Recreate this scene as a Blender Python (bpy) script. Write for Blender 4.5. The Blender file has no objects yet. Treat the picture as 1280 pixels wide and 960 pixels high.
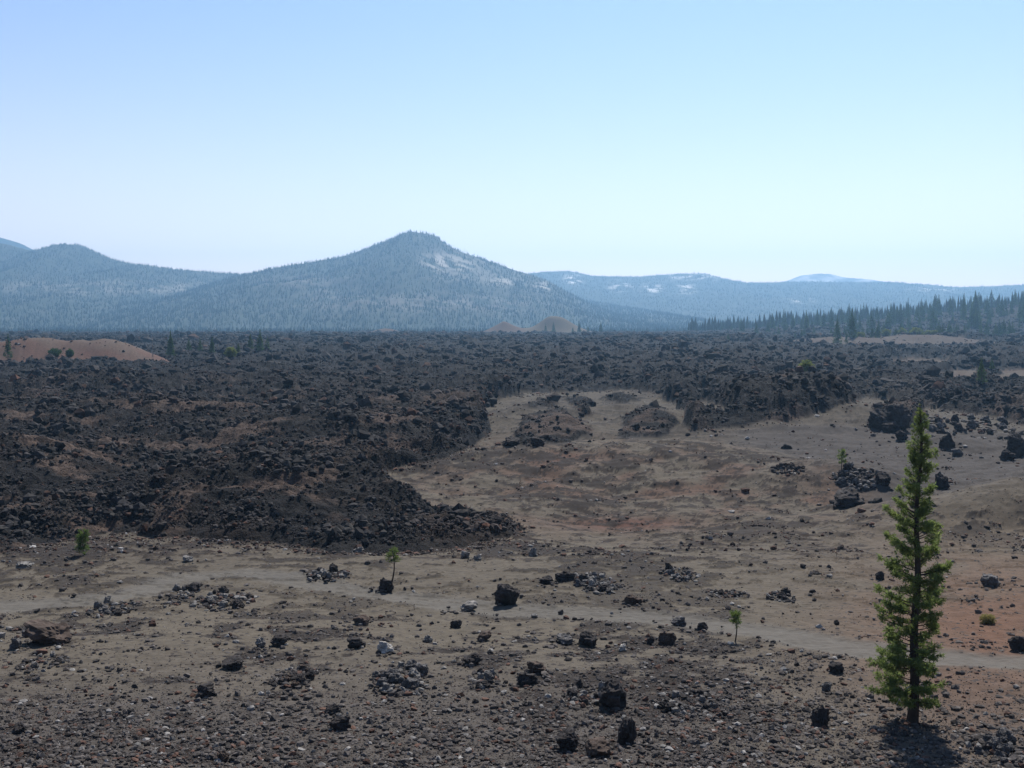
import bpy, bmesh, math, random
import numpy as np
from mathutils import Vector, Matrix

# ------------------------------------------------------------------ camera, sky, sun, exposure
scene = bpy.context.scene
COL = scene.collection
FOC = 1372.0            # focal length in pixels of the 1280 wide photograph
CAMZ = 20.0             # the camera stands 20 m above the flat below the cone
HOR = 405.0

cam_d = bpy.data.cameras.new('camera')
cam = bpy.data.objects.new('camera', cam_d)
COL.objects.link(cam)
cam.location = (0, 0, CAMZ)
cam.rotation_euler = (math.radians(90), 0, 0)
cam_d.sensor_width = 36.0
cam_d.lens = 36.0 * FOC / 1280.0
cam_d.shift_y = -(480 - HOR) / 1280.0
cam_d.clip_start = 0.1
cam_d.clip_end = 60000
scene.camera = cam

SUN_EL, SUN_AZ = 51.0, 16.0      # azimuth clockwise from the view direction (+Y)
world = bpy.data.worlds.new('World')
scene.world = world
world.use_nodes = True
wn, wl = world.node_tree.nodes, world.node_tree.links
wn.clear()
sky = wn.new('ShaderNodeTexSky')
sky.sky_type = 'NISHITA'
sky.sun_disc = False
sky.sun_elevation = math.radians(SUN_EL)
sky.sun_rotation = math.radians(SUN_AZ)
sky.altitude = 2000
sky.air_density = 1.0
sky.dust_density = 1.2
sky.ozone_density = 4.5
bg = wn.new('ShaderNodeBackground')
bg.inputs[1].default_value = 0.074
wo = wn.new('ShaderNodeOutputWorld')
# dusty summer air whitens the lowest few degrees of the sky
tcw = wn.new('ShaderNodeTexCoord'); sxyz = wn.new('ShaderNodeSeparateXYZ')
wl.new(tcw.outputs['Generated'], sxyz.inputs[0])
mul = wn.new('ShaderNodeMath'); mul.operation = 'MULTIPLY'; mul.inputs[1].default_value = -11.0
mab = wn.new('ShaderNodeMath'); mab.operation = 'ABSOLUTE'
wl.new(sxyz.outputs['Z'], mab.inputs[0]); wl.new(mab.outputs[0], mul.inputs[0])
mex = wn.new('ShaderNodeMath'); mex.operation = 'EXPONENT'; wl.new(mul.outputs[0], mex.inputs[0])
mfa = wn.new('ShaderNodeMath'); mfa.operation = 'MULTIPLY'; mfa.inputs[1].default_value = 1.0
wl.new(mex.outputs[0], mfa.inputs[0])
mixw = wn.new('ShaderNodeMix'); mixw.data_type = 'RGBA'; mixw.clamp_result = False
mixw.inputs[7].default_value = (15.0, 10.2, 6.8, 1)
wl.new(mfa.outputs[0], mixw.inputs[0]); wl.new(sky.outputs[0], mixw.inputs[6])
wl.new(mixw.outputs[2], bg.inputs[0])
wl.new(bg.outputs[0], wo.inputs[0])

sd = bpy.data.lights.new('sun', 'SUN')
sd.energy = 4.0
sd.angle = math.radians(0.5)
sd.color = (1.0, 0.95, 0.88)
sun = bpy.data.objects.new('sun', sd)
COL.objects.link(sun)
az, el = math.radians(SUN_AZ), math.radians(SUN_EL)
sdir = Vector((math.sin(az) * math.cos(el), math.cos(az) * math.cos(el), math.sin(el)))
sun.rotation_euler = (-sdir).to_track_quat('-Z', 'Y').to_euler()
sun.location = (0, 0, 3000)

vs = scene.view_settings
vs.view_transform = 'Standard'
vs.look = 'None'
vs.exposure = 1.0
vs.gamma = 1.0
vs.use_curve_mapping = False
scene.cycles.use_denoising = True
scene.render.filter_size = 1.8
scene.cycles.max_bounces = 6
scene.cycles.diffuse_bounces = 2
scene.cycles.transparent_max_bounces = 4

HAZE_DENSITY = 1.3e-4

# ------------------------------------------------------------------ helpers
rng = np.random.default_rng(7)
random.seed(7)


def _hash(ix, iy, seed):
    h = (ix.astype(np.int64) * 374761393 + iy.astype(np.int64) * 668265263 + seed * 974634777) & 0xffffffff
    h = ((h ^ (h >> 13)) * 1274126177) & 0xffffffff
    h = ((h ^ (h >> 16)) * 2246822519) & 0xffffffff
    return (h ^ (h >> 15)) & 0xffff


def gnoise(x, y, seed=0):
    ix = np.floor(x); iy = np.floor(y)
    fx = x - ix; fy = y - iy
    u = fx * fx * fx * (fx * (fx * 6 - 15) + 10)
    v = fy * fy * fy * (fy * (fy * 6 - 15) + 10)
    def g(dx, dy):
        a = _hash(ix + dx, iy + dy, seed) * (2 * math.pi / 65536)
        return np.cos(a) * (fx - dx) + np.sin(a) * (fy - dy)
    a, b, c, d = g(0, 0), g(1, 0), g(0, 1), g(1, 1)
    return ((a * (1 - u) + b * u) * (1 - v) + (c * (1 - u) + d * u) * v) * 1.45


def fbm(x, y, octv=4, seed=0, gain=0.5):
    s = 0; a = 1.0; t = 0
    for k in range(octv):
        s = s + a * gnoise(x * 2.03 ** k + 17.3 * k, y * 2.03 ** k - 9.1 * k, seed + k)
        t += a; a *= gain
    return s / t * 1.3


def smooth(a, b, x):
    t = np.clip((x - a) / (b - a), 0, 1)
    return t * t * (3 - 2 * t)


def lerp(a, b, t):
    return a + (b - a) * t


def mixc(c, col, t):
    return c + (np.asarray(col, dtype=float) - c) * np.clip(t, 0, 1)[..., None]


def poly_sd(px, py, poly):
    """signed distance (positive inside) to a polygon, flat arrays"""
    P = np.asarray(poly, float)
    best = np.full(px.shape, 1e9)
    inside = np.zeros(px.shape, bool)
    n = len(P)
    for i in range(n):
        ax, ay = P[i]; bx, by = P[(i + 1) % n]
        ex, ey = bx - ax, by - ay
        t = np.clip(((px - ax) * ex + (py - ay) * ey) / (ex * ex + ey * ey + 1e-9), 0, 1)
        d = (px - ax - t * ex) ** 2 + (py - ay - t * ey) ** 2
        np.minimum(best, d, out=best)
        if ey != 0:
            c = ((ay > py) != (by > py)) & (px < ex * (py - ay) / ey + ax)
            inside ^= c
    s = np.sqrt(best)
    return np.where(inside, s, -s)


def blob(px, py, cx, cy, rx, ry, p=1.0):
    return np.exp(-(((px - cx) / rx) ** 2 + ((py - cy) / ry) ** 2) * p)


def link_mesh(name, V, F, mat, col=None, smooth_shade=False, parent=None):
    """V (n,3), F (m,k) constant k; col (n,3) -> attribute 'Col'"""
    me = bpy.data.meshes.new(name)
    V = np.asarray(V, np.float32); F = np.asarray(F, np.int32)
    m, k = F.shape
    me.vertices.add(len(V)); me.vertices.foreach_set('co', V.ravel())
    me.loops.add(m * k); me.loops.foreach_set('vertex_index', F.ravel())
    me.polygons.add(m)
    me.polygons.foreach_set('loop_start', np.arange(0, m * k, k, dtype=np.int32))
    me.update(calc_edges=True)
    if smooth_shade:
        me.shade_smooth()
    else:
        me.shade_flat()
    if col is not None:
        at = me.color_attributes.new('Col', 'FLOAT_COLOR', 'POINT')
        c4 = np.ones((len(V), 4), np.float32); c4[:, :3] = col
        at.data.foreach_set('color', c4.ravel())
    me.materials.append(mat)
    o = bpy.data.objects.new(name, me)
    COL.objects.link(o)
    if parent is not None:
        o.parent = parent
    return o


def tag(o, label, cat=None, group=None, kind=None):
    o['label'] = label
    if cat: o['category'] = cat
    if group: o['group'] = group
    if kind: o['kind'] = kind
    return o


def empty(name, loc):
    o = bpy.data.objects.new(name, None)
    o.empty_display_size = 0.3
    COL.objects.link(o)
    o.location = loc
    return o


def copy_tree(o):
    c = o.copy(); COL.objects.link(c)
    for ch in list(o.children):
        d = ch.copy(); COL.objects.link(d); d.parent = c
        d.matrix_parent_inverse = ch.matrix_parent_inverse.copy()
    return c


# ------------------------------------------------------------------ materials
def attr_material(name, lo=0.7, hi=1.3, scale=3.0, bump=0.3, bump_scale=6.0, rough=0.95, spec=0.1, fleck=0.0, fleck_scale=25.0,
                  fleck_col=(0.3, 0.3, 0.3, 1), bump_dist=0.1):
    m = bpy.data.materials.new(name); m.use_nodes = True
    nt = m.node_tree; N, L = nt.nodes, nt.links
    bs = N['Principled BSDF']
    bs.inputs['Roughness'].default_value = rough
    bs.inputs['Specular IOR Level'].default_value = spec
    a = N.new('ShaderNodeAttribute'); a.attribute_name = 'Col'
    tc = N.new('ShaderNodeTexCoord')
    nz = N.new('ShaderNodeTexNoise'); nz.inputs['Scale'].default_value = scale
    nz.inputs['Detail'].default_value = 5; nz.inputs['Roughness'].default_value = 0.65
    L.new(tc.outputs['Object'], nz.inputs['Vector'])
    mr = N.new('ShaderNodeMapRange')
    mr.inputs[1].default_value = 0.3; mr.inputs[2].default_value = 0.7
    mr.inputs[3].default_value = lo; mr.inputs[4].default_value = hi
    L.new(nz.outputs['Fac'], mr.inputs[0])
    mx = N.new('ShaderNodeMix'); mx.data_type = 'RGBA'; mx.blend_type = 'MULTIPLY'
    mx.inputs[0].default_value = 1.0
    L.new(a.outputs['Color'], mx.inputs[6]); L.new(mr.outputs[0], mx.inputs[7])
    last = mx.outputs[2]
    if fleck > 0:
        n2 = N.new('ShaderNodeTexVoronoi'); n2.inputs['Scale'].default_value = fleck_scale
        L.new(tc.outputs['Object'], n2.inputs['Vector'])
        sp = N.new('ShaderNodeSeparateColor'); L.new(n2.outputs['Color'], sp.inputs[0])
        gt = N.new('ShaderNodeMath'); gt.operation = 'GREATER_THAN'; gt.inputs[1].default_value = 1 - fleck
        L.new(sp.outputs[0], gt.inputs[0])
        m2 = N.new('ShaderNodeMix'); m2.data_type = 'RGBA'
        L.new(gt.outputs[0], m2.inputs[0]); L.new(last, m2.inputs[6]); m2.inputs[7].default_value = fleck_col
        last = m2.outputs[2]
    L.new(last, bs.inputs['Base Color'])
    if bump > 0:
        nb = N.new('ShaderNodeTexNoise'); nb.inputs['Scale'].default_value = bump_scale
        nb.inputs['Detail'].default_value = 6; nb.inputs['Roughness'].default_value = 0.7
        L.new(tc.outputs['Object'], nb.inputs['Vector'])
        b = N.new('ShaderNodeBump'); b.inputs['Strength'].default_value = bump
        b.inputs['Distance'].default_value = bump_dist
        L.new(nb.outputs['Fac'], b.inputs['Height']); L.new(b.outputs[0], bs.inputs['Normal'])
    return m


def leaf_material(name, c1, c2, trans=0.45, scale=3.0):
    m = bpy.data.materials.new(name); m.use_nodes = True
    nt = m.node_tree; N, L = nt.nodes, nt.links
    N.remove(N['Principled BSDF'])
    out = [n for n in N if n.type == 'OUTPUT_MATERIAL'][0]
    tc = N.new('ShaderNodeTexCoord')
    nz = N.new('ShaderNodeTexNoise'); nz.inputs['Scale'].default_value = scale; nz.inputs['Detail'].default_value = 3
    L.new(tc.outputs['Object'], nz.inputs['Vector'])
    oi = N.new('ShaderNodeObjectInfo')
    ad = N.new('ShaderNodeMath'); ad.operation = 'MULTIPLY_ADD'; ad.inputs[1].default_value = 0.3
    L.new(oi.outputs['Random'], ad.inputs[0]); L.new(nz.outputs['Fac'], ad.inputs[2])
    mr = N.new('ShaderNodeMapRange'); mr.inputs[1].default_value = 0.4; mr.inputs[2].default_value = 0.9
    L.new(ad.outputs[0], mr.inputs[0])
    mx = N.new('ShaderNodeMix'); mx.data_type = 'RGBA'
    mx.inputs[6].default_value = (*c1, 1); mx.inputs[7].default_value = (*c2, 1)
    L.new(mr.outputs[0], mx.inputs[0])
    d = N.new('ShaderNodeBsdfDiffuse'); t = N.new('ShaderNodeBsdfTranslucent')
    L.new(mx.outputs[2], d.inputs[0]); L.new(mx.outputs[2], t.inputs[0])
    ms = N.new('ShaderNodeMixShader'); ms.inputs[0].default_value = trans
    L.new(d.outputs[0], ms.inputs[1]); L.new(t.outputs[0], ms.inputs[2])
    L.new(ms.outputs[0], out.inputs['Surface'])
    return m


M_ground = attr_material('cinder_sand', 0.75, 1.25, 1.3, 0.35, 5.0, fleck=0.05, fleck_scale=5.0, fleck_col=(0.035, 0.03, 0.028, 1))
M_path = attr_material('trodden_cinder', 0.88, 1.12, 2.0, 0.2, 5.0)
M_lava = attr_material('basalt_lava', 0.45, 1.6, 0.9, 0.9, 1.7, bump_dist=0.5)
M_stone = attr_material('loose_stone', 0.75, 1.25, 5.0, 0.0)
M_boulder = attr_material('boulder_basalt', 0.5, 1.6, 2.2, 0.6, 5.0, bump_dist=0.12)
M_hill = attr_material('mountain_slope', 0.75, 1.25, 0.02, 0.0)
M_forest = attr_material('far_forest', 0.9, 1.1, 0.05, 0.0)
M_snag = attr_material('grey_deadwood', 0.85, 1.1, 2.0, 0.0)
M_bark = attr_material('pine_bark', 0.6, 1.3, 4.0, 0.5, 12.0, bump_dist=0.03)
M_needle = leaf_material('pine_needle', (0.055, 0.088, 0.026), (0.19, 0.235, 0.075), 0.55, 3.2)
M_sapling = leaf_material('sapling_needle', (0.08, 0.125, 0.035), (0.17, 0.21, 0.06), 0.45, 3.0)
M_dark_needle = leaf_material('conifer_needle', (0.032, 0.062, 0.024), (0.068, 0.112, 0.038), 0.42, 0.15)
M_pale_leaf = leaf_material('shrub_leaf', (0.11, 0.14, 0.035), (0.17, 0.19, 0.06), 0.4, 0.5)

# ------------------------------------------------------------------ the terrain's height
_ty = np.array([-60, 0, 8, 19, 27, 33, 38, 43, 67, 100, 130, 200, 500, 900, 1300, 1800, 2000, 2600])
_tz = np.array([38, -1.7, -6.9, -13.6, -14.8, -15.15, -15.4, -15.85, -17.8, -20, -20.3, -20.3, -20, -18.5, -18, -18, -23, -24])
_gy = np.linspace(-60, 2600, 26601)
_gz = np.interp(_gy, _ty, _tz)
_k = np.hanning(61); _k /= _k.sum()
_gz = np.convolve(np.pad(_gz, 30, mode='edge'), _k, mode='valid')

BUMPS = [  # x, y, rx, ry, height, power   (cinder mounds and swells)
    (16, 150, 38, 17, 4.4, 1.0), (40, 133, 13, 8, 2.8, 1.0), (60, 111, 28, 8.5, 5.2, 1.0), (-14, 122, 14, 8, 0.8, 1.0), (52, 150, 14, 12, -1.8, 1.0), (20, 112, 26, 7, -0.9, 1.0),
    (-235, 480, 70, 34, 11.5, 1.6), (-172, 474, 22, 26, 7.5, 1.0), (-205, 470, 16, 20, 3.0, 1.0), (-186, 462, 14, 14, -2.0, 1.0),
    (-13, 1750, 30, 28, 22, 0.7), (58, 1750, 26, 28, 15, 0.8), (80, 1760, 42, 30, 23, 0.8), (-205, 1780, 30, 25, 11, 1.0),
    (262, 890, 52, 40, 7.5, 1.0), (345, 930, 60, 36, 9.5, 1.0), (300, 860, 30, 26, 3.0, 1.0), (190, 950, 50, 30, 6, 1.2),
    (10, 205, 9, 7, 2.0, 1.0), (-3, 222, 7, 6, 1.6, 1.0), (13, 236, 9, 7, 2.2, 1.0), (27, 214, 8, 7, 2.6, 1.0), (24, 246, 10, 7, 2.2, 1.0), (4, 248, 8, 6, 1.8, 1.0), (56, 222, 26, 22, 6.0, 1.0), (72, 178, 8, 6, 2.0, 1.0),
]


def base_rel(x, y):
    z = np.interp(y, _gy, _gz)
    for bx, by, rx, ry, h, p in BUMPS:
        q = ((x - bx) / rx) ** 2 + ((y - by) / ry) ** 2
        z = z + h * np.exp(-q ** p * 1.1)
    # ground rising under the forest on the right
    t = np.clip((x / np.maximum(y, 1) - 0.15) / 0.32, 0, 1.6)
    z = z + 44 * t ** 1.3 * smooth(1050, 1750, y)
    z = z + 0.35 * fbm(x / 14, y / 14, 3, 11) * smooth(25, 60, y)
    z = z + 0.9 * fbm(x / 60, y / 60, 2, 5) * smooth(70, 150, y)
    z = z + 0.9 * fbm(x / 11, y / 9, 3, 17) * smooth(400, 440, y) * smooth(1200, 1000, y)
    near = smooth(88, 110, y) * smooth(420, 300, y)
    z = z + near * (0.5 * fbm(x / 7.5, y / 5, 3, 15) - 0.12)
    return z


LAVA = [(-900, 700), (0, 692), (60, 676), (120, 670), (330, 674), (420, 692), (560, 690), (640, 672), (652, 662), (622, 648),
        (532, 642), (518, 622), (470, 590), (560, 572), (600, 556), (614, 535), (608, 510), (640, 494), (720, 489), (800, 490),
        (838, 497), (858, 510), (850, 530), (862, 543), (880, 540), (960, 527), (1005, 524), (1045, 510), (1090, 497),
        (1180, 514), (1235, 520), (1300, 534), (2000, 600), (2000, 300), (-900, 300)]
DARK = [[(636, 557), (660, 520), (700, 511), (742, 541), (716, 552), (690, 556)],
        [(700, 497), (735, 500), (740, 520), (728, 522), (720, 508)],
        [(772, 546), (782, 520), (812, 508), (846, 520), (838, 544), (800, 549)], [(655, 508), (675, 500), (700, 503), (690, 511)], [(750, 498), (775, 494), (800, 499), (778, 505)],
        [(1082, 540), (1086, 514), (1150, 509), (1166, 536), (1120, 541)]]
SAND = [[(655, 497), (700, 488), (725, 492), (700, 498)], [(1100, 457), (1130, 449), (1180, 448), (1190, 456), (1110, 461)], [(1165, 474), (1190, 464), (1230, 462), (1225, 478), (1180, 483)],
        [(1230, 472), (1260, 463), (1330, 460), (1330, 486), (1245, 480)], [(860, 512), (880, 500), (910, 515), (900, 522)],
        [(1195, 498), (1230, 490), (1260, 496), (1230, 504)]]


def project(x, y, z):
    yy = np.maximum(y, 1.0)
    return 640 + FOC * x / yy, HOR - FOC * z / yy


def zones(x, y):
    """base height and the lava mask (0..1), all flat arrays"""
    zb = base_rel(x, y)
    px, py = project(x, y, zb)
    w = np.clip(y / 250, 0.12, 1)
    wx = fbm(x / (5 + 20 * w), y / (5 + 20 * w), 5, 31, .6) * 26
    wy = fbm(x / (5 + 20 * w), y / (5 + 20 * w), 5, 41, .6) * np.clip(1900 / y, 2, 13)
    qx, qy = px + wx, py + wy
    sd_ = poly_sd(qx, qy, LAVA)
    for p in DARK[5:]:
        sd_ = np.maximum(sd_, poly_sd(qx, qy, p) * 1.0)
    for p in SAND:
        sd_ = np.minimum(sd_, -poly_sd(qx, qy, p))
    hx = px + fbm(x / 5, y / 5, 4, 231, .65) * 14; hy = py + fbm(x / 5, y / 5, 4, 233, .65) * 6
    low = np.max([poly_sd(hx, hy, p) for p in DARK[:5]], axis=0)
    ramp = np.clip(2600 / np.maximum(y, 1), 5, 20)
    lm = np.clip(sd_ / ramp, -1, 1)
    # the red cinder mound, the far cinder hills and the ridge on the right stand out of the lava
    q = np.full_like(x, 9.0)
    for bx, by, rx, ry in ((-225, 478, 84, 40), (-165, 472, 40, 27), (-13, 1745, 42, 60), (78, 1750, 62, 60), (-205, 1775, 34, 40),
                           (300, 885, 120, 66), (190, 950, 46, 22)):
        q = np.minimum(q, np.hypot((x - bx) / rx, (y - by) / ry))
    q = q + np.where(x > 100, .42, .24) * fbm(x / 24, y / 24, 5, 77, .6)
    lm = np.minimum(lm, np.clip((q - 1) * 5, -1, 1))
    lm = np.where((y > 1960) | (y < 60), -1, lm)
    lm = np.where(low > 0, np.maximum(lm, np.clip(low / 6, 0, 1) * .15), lm)
    return zb, np.clip(lm, 0, 1), lm, px, py


def lava_raise(x, y):
    th = np.interp(y, [60, 100, 130, 200, 500, 900, 1800, 1960], [1.0, 1.5, 2.0, 3.0, 4.5, 4.5, 3.6, 1.0])
    a = np.interp(y, [80, 150, 400, 1000, 1900], [0.7, 1.2, 2.0, 2.4, 2.4])
    big = fbm(x / 38, y / 30, 3, 51)
    rid = 1 - np.abs(fbm(x / 13, y / 10, 4, 61)) * 2
    blk = np.abs(gnoise(x / 2.0, y / 2.0, 71)) + 0.6 * np.abs(gnoise(x / 0.8, y / 0.8, 72))
    k = np.interp(y, [80, 300, 900], [0.7, 1.1, 1.8])
    for bx, by, rx, ry, h in ((-30, 126, 17, 13, 2.6), (-78, 140, 20, 20, 2.6), (-48, 150, 9, 26, -2.4), (-26, 182, 26, 16, 3.0), (-75, 205, 30, 18, 3.2),
                              (-20, 235, 30, 14, 2.4), (48, 250, 16, 12, 3.5), (75, 262, 22, 14, 4.5), (20, 300, 30, 18, 3.0), (-90, 290, 40, 20, 3.5), (195, 500, 60, 45, -3.2), (178, 395, 48, 38, -2.6), (300, 790, 90, 50, -2.5)):
        th = th + h * np.exp(-((x - bx) / rx) ** 2 - ((y - by) / ry) ** 2)
    return th + a * 1.5 * big + (1.3 - .35 * smooth(300, 600, y)) * k * (rid - 0.4) + 0.5 * k * (blk - 0.3)


def height(x, y, full=False):
    x = np.asarray(x, float); y = np.asarray(y, float)
    zb, lm, raw, px, py = zones(x, y)
    lv = lm ** 0.75 * np.maximum(lava_raise(x, y), 0.25)
    fine = 0.06 * fbm(x / 1.3, y / 1.3, 3, 91) + 0.05 * np.abs(gnoise(x / 0.45, y / 0.45, 93))
    mats = 0.11 * patches(x, y) * smooth(60, 75, y) * smooth(330, 250, y) if len(x) > 3 else 0.0
    z = zb + lv + (fine + mats) * (1 - lm)
    if full:
        return z + CAMZ, zb, lm, raw, px, py
    return z + CAMZ


def hit(px, py, ymin=30.0, ymax=1900.0):
    """world points where sight lines through photo pixels meet the ground"""
    px = np.atleast_1d(np.asarray(px, float)); py = np.atleast_1d(np.asarray(py, float))
    Y = 1 / np.linspace(1 / ymin, 1 / ymax, 1800)
    out = []
    for a, b in zip(px, py):
        x = (a - 640) / FOC * Y
        r = CAMZ - (b - HOR) / FOC * Y
        zb = base_rel(x, Y) + CAMZ
        zz = height(x, Y) if b < 700 else zb
        i = np.argmax(zz >= r)
        if not (zz >= r).any(): i = len(Y) - 1
        out.append((x[i], Y[i], float(height(x[i:i + 1], Y[i:i + 1])[0])))
    return np.array(out)


# path centre line in world
_pp = [(-260, 790), (0, 757), (90, 753), (170, 742), (235, 722), (300, 716), (380, 724), (450, 742), (540, 752), (640, 763), (740, 768),
       (860, 777), (960, 790), (1050, 808), (1140, 820), (1290, 830), (1600, 850)]
PATH = hit([p[0] for p in _pp], [p[1] for p in _pp])[:, :2]


def path_dist(x, y):
    best = np.full(x.shape, 1e9)
    for (ax, ay), (bx, by) in zip(PATH[:-1], PATH[1:]):
        ex, ey = bx - ax, by - ay
        t = np.clip(((x - ax) * ex + (y - ay) * ey) / (ex * ex + ey * ey), 0, 1)
        best = np.minimum(best, (x - ax - t * ex) ** 2 + (y - ay - t * ey) ** 2)
    return np.sqrt(best)


def soil(x, y):
    """0..1: brown cinder soil lying smooth between the blocks of the near lava"""
    n = fbm(x / 17, y / 13, 4, 601, .55) + 0.25 * fbm(x / 4, y / 4, 2, 603)
    return smooth(0.04, 0.32, n) * smooth(340, 170, y) * lerp(1, smooth(99, 108, y), smooth(-32, -26, x))


def patches(x, y):
    """0..1: where coarse dark gravel covers the sand"""
    n = fbm(x / 3.0 + 3, y / 2.6, 6, 101, .72) + 0.45 * fbm(x / 15, y / 15, 2, 105)
    return smooth(0.05, 0.17, n)


# ------------------------------------------------------------------ terrain mesh
rows = [-25, -18, -12, -7, -3, 0]
y = 0.0
while y < 30: y += 1.6; rows.append(y)
while y < 2050:
    y += min(max(0.5 * y * y / 27440.0, 0.06), 6.5); rows.append(y)
while y < 2600: y += 25; rows.append(y)
rows = np.array(rows)
NC = 1150
tt = np.linspace(-0.62, 0.62, NC)
TX = (rows[:, None] + 30) * tt[None, :]
TY = np.repeat(rows[:, None], NC, 1)
jit = np.minimum(np.gradient(rows), 6)[:, None] * 0.25
fx = TX.ravel(); fy = (TY + jit * (rng.random(TY.shape) - .5)).ravel()
tz, zb, lm, raw, px, py = height(fx, fy, True)
pdist = path_dist(fx, fy) + 0.35 * fbm(fx / 2.5, fy / 2.5, 3, 131)
onpath = (pdist < 1.45) & (fy < 130)
tz = tz - 0.10 * smooth(2.0, 1.0, pdist) * (fy < 130)

# albedo of the ground
pt = patches(fx, fy)
c = np.tile(np.array([0.140, 0.120, 0.094]), (len(fx), 1))
broad = fbm(fx / 30, fy / 30, 3, 141)
c *= (1 + 0.12 * broad - 0.25 * smooth(170, 200, fy))[:, None]
mound = blob(px, py, 760, 605, 260, 50) + 0.8 * blob(px, py, 1010, 600, 110, 40)
red = fbm(fx / 7, fy / 7, 3, 151)
c = mixc(c, (0.140, 0.084, 0.062), mound * smooth(-0.2, 0.4, red) * 0.85)
c = mixc(c, (0.150, 0.060, 0.045), blob(px, py, 780, 655, 90, 9) * 0.7 + blob(px, py, 700, 572, 60, 8) * 0.6)
c = mixc(c, (0.168, 0.094, 0.062), blob(px, py, 1235, 800, 165, 105) * smooth(-0.7, 0.3, red + 0.2))
c = mixc(c, (0.150, 0.088, 0.060), blob(px, py, 1060, 605, 60, 22) * 0.8 + blob(px, py, 1230, 900, 90, 50) * 0.6)
c = mixc(c, (0.105, 0.092, 0.082), blob(px, py, 1170, 570, 170, 40) * 0.85 + blob(px, py, 1000, 545, 80, 22) * 0.5)
c = mixc(c, (0.165, 0.135, 0.100), blob(px, py, 1230, 660, 110, 35) * 0.5)
fore = smooth(790, 900, py + 26 * fbm(fx / 9, fy / 9, 3, 161)) * (1 - 0.55 * smooth(800, 1000, px))
c = mixc(c, (0.098, 0.086, 0.078), fore * 0.9)
c = mixc(c, (0.105, 0.088, 0.07), smooth(720, 690, py) * smooth(450, 100, px) * 0.6)
dk = np.where(py < 690, 0.9, 0.75)
dens_x = 1 - smooth(880, 1000, px) * smooth(640, 700, py) * 0.75 - smooth(1090, 1150, px) * .6 * (py <= 640)
dens_x = np.clip(dens_x, .12, 1) * np.where((py > 488) & (py < 552), 0.7, 1) * lerp(1, .45, blob(px, py, 560, 745, 480, 28))
c = mixc(c, (0.036, 0.029, 0.026), pt * 0.92 * dens_x)
behind = smooth(-1, 1, fy - 112.5 - .06 * (fx - 50) + 1.0 * fbm(fx / 5, fy / 5, 2, 261)) * smooth(34, 44, fx) * (fy < 200)
c = mixc(c, (0.080, 0.071, 0.067), behind * 0.9)
streak = smooth(0.12, 0.22, fbm(fx / 2.6, fy / 1.8, 6, 171, .72))
c = mixc(c, (0.042, 0.031, 0.027), streak * 0.9 * (1 - behind) * (py < 700) * (py > 555) * (px < 1100))
c = mixc(c, (0.160, 0.149, 0.134), smooth(2.6, 1.2, pdist) * 0.85 * (fy < 130))
for p_, kx in ((DARK[0], 1.0), (DARK[1], 0.8), (DARK[2], 1.0), (DARK[3], .9), (DARK[4], .8)):
    dd = poly_sd(px + 12 * fbm(fx / 3, fy / 3, 3, 251), py + 5 * fbm(fx / 3, fy / 3, 3, 253), p_)
    c = mixc(c, (0.060, 0.052, 0.048), smooth(-3, 2, dd) * kx)
# cinder mounds far off
farm = (fy > 380) & (raw <= 0)
rr = smooth(-0.4, 0.5, fbm(fx / 30, fy / 18, 3, 181))
c = np.where((farm & (fx < -80) & (fy < 650))[:, None], mixc(np.tile([0.152, 0.084, 0.064], (len(fx), 1)), (0.15, 0.112, 0.09), rr), c)
c = np.where((farm & (fx > 120) & (fy < 1300))[:, None], mixc(np.tile([0.098, 0.068, 0.052], (len(fx), 1)), (0.118, 0.095, 0.076), rr), c)
c = np.where((farm & (fy > 1600) & (fx < 40))[:, None], np.array([0.15, 0.098, 0.068]), c)
c = np.where((farm & (fy > 1600) & (fx >= 20))[:, None], np.array([0.17, 0.135, 0.09]), c)
c = np.where((fy > 1960)[:, None], np.array([0.04, 0.045, 0.028]), c)
# lava albedo
lc = np.tile(np.array([0.031, 0.029, 0.030]), (len(fx), 1))
ln = fbm(fx / 26, fy / 30, 4, 191)
lc = mixc(lc, (0.060, 0.040, 0.030), smooth(0.05, 0.5, ln) * smooth(470, 540, py) * 0.9)
lc = mixc(lc, (0.075, 0.050, 0.036), blob(px, py, 360, 605, 110, 22) * 0.6 + blob(px, py, 140, 580, 80, 30) * 0.5 + blob(px, py, 530, 655, 70, 8) * 0.8)
lc = mixc(lc, (0.21, 0.145, 0.11), soil(fx, fy) * 0.9)
lc = mixc(lc, (0.065, 0.058, 0.052), smooth(0.1, 0.5, fbm(fx / 6, fy / 9, 3, 195)) * 0.5)
lc = mixc(lc, (0.10, 0.08, 0.062), smooth(0.25, 0.5, fbm(fx / 40, fy / 60, 3, 197)) * smooth(430, 520, px * 0 + py) * smooth(560, 480, py) * smooth(700, 1000, px) * 0.6)
c = c * np.array([0.545, 0.535, 0.520])
c = np.where((raw > 0)[:, None], lc * 0.31 * np.array([1, 1.02, 1.06]), c)

idx = np.arange(len(rows) * NC).reshape(len(rows), NC)
# ---
quads = np.stack([idx[:-1, :-1], idx[:-1, 1:], idx[1:, 1:], idx[1:, :-1]], -1).reshape(-1, 4)
V = np.stack([fx, fy, tz], 1)


def submesh(name, keep, mat, sm, label, cat):
    F = quads[keep]
    u, inv = np.unique(F, return_inverse=True)
    o = link_mesh(name, V[u], inv.reshape(F.shape), mat, c[u], sm)
    return tag(o, label, cat, kind='structure')


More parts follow.
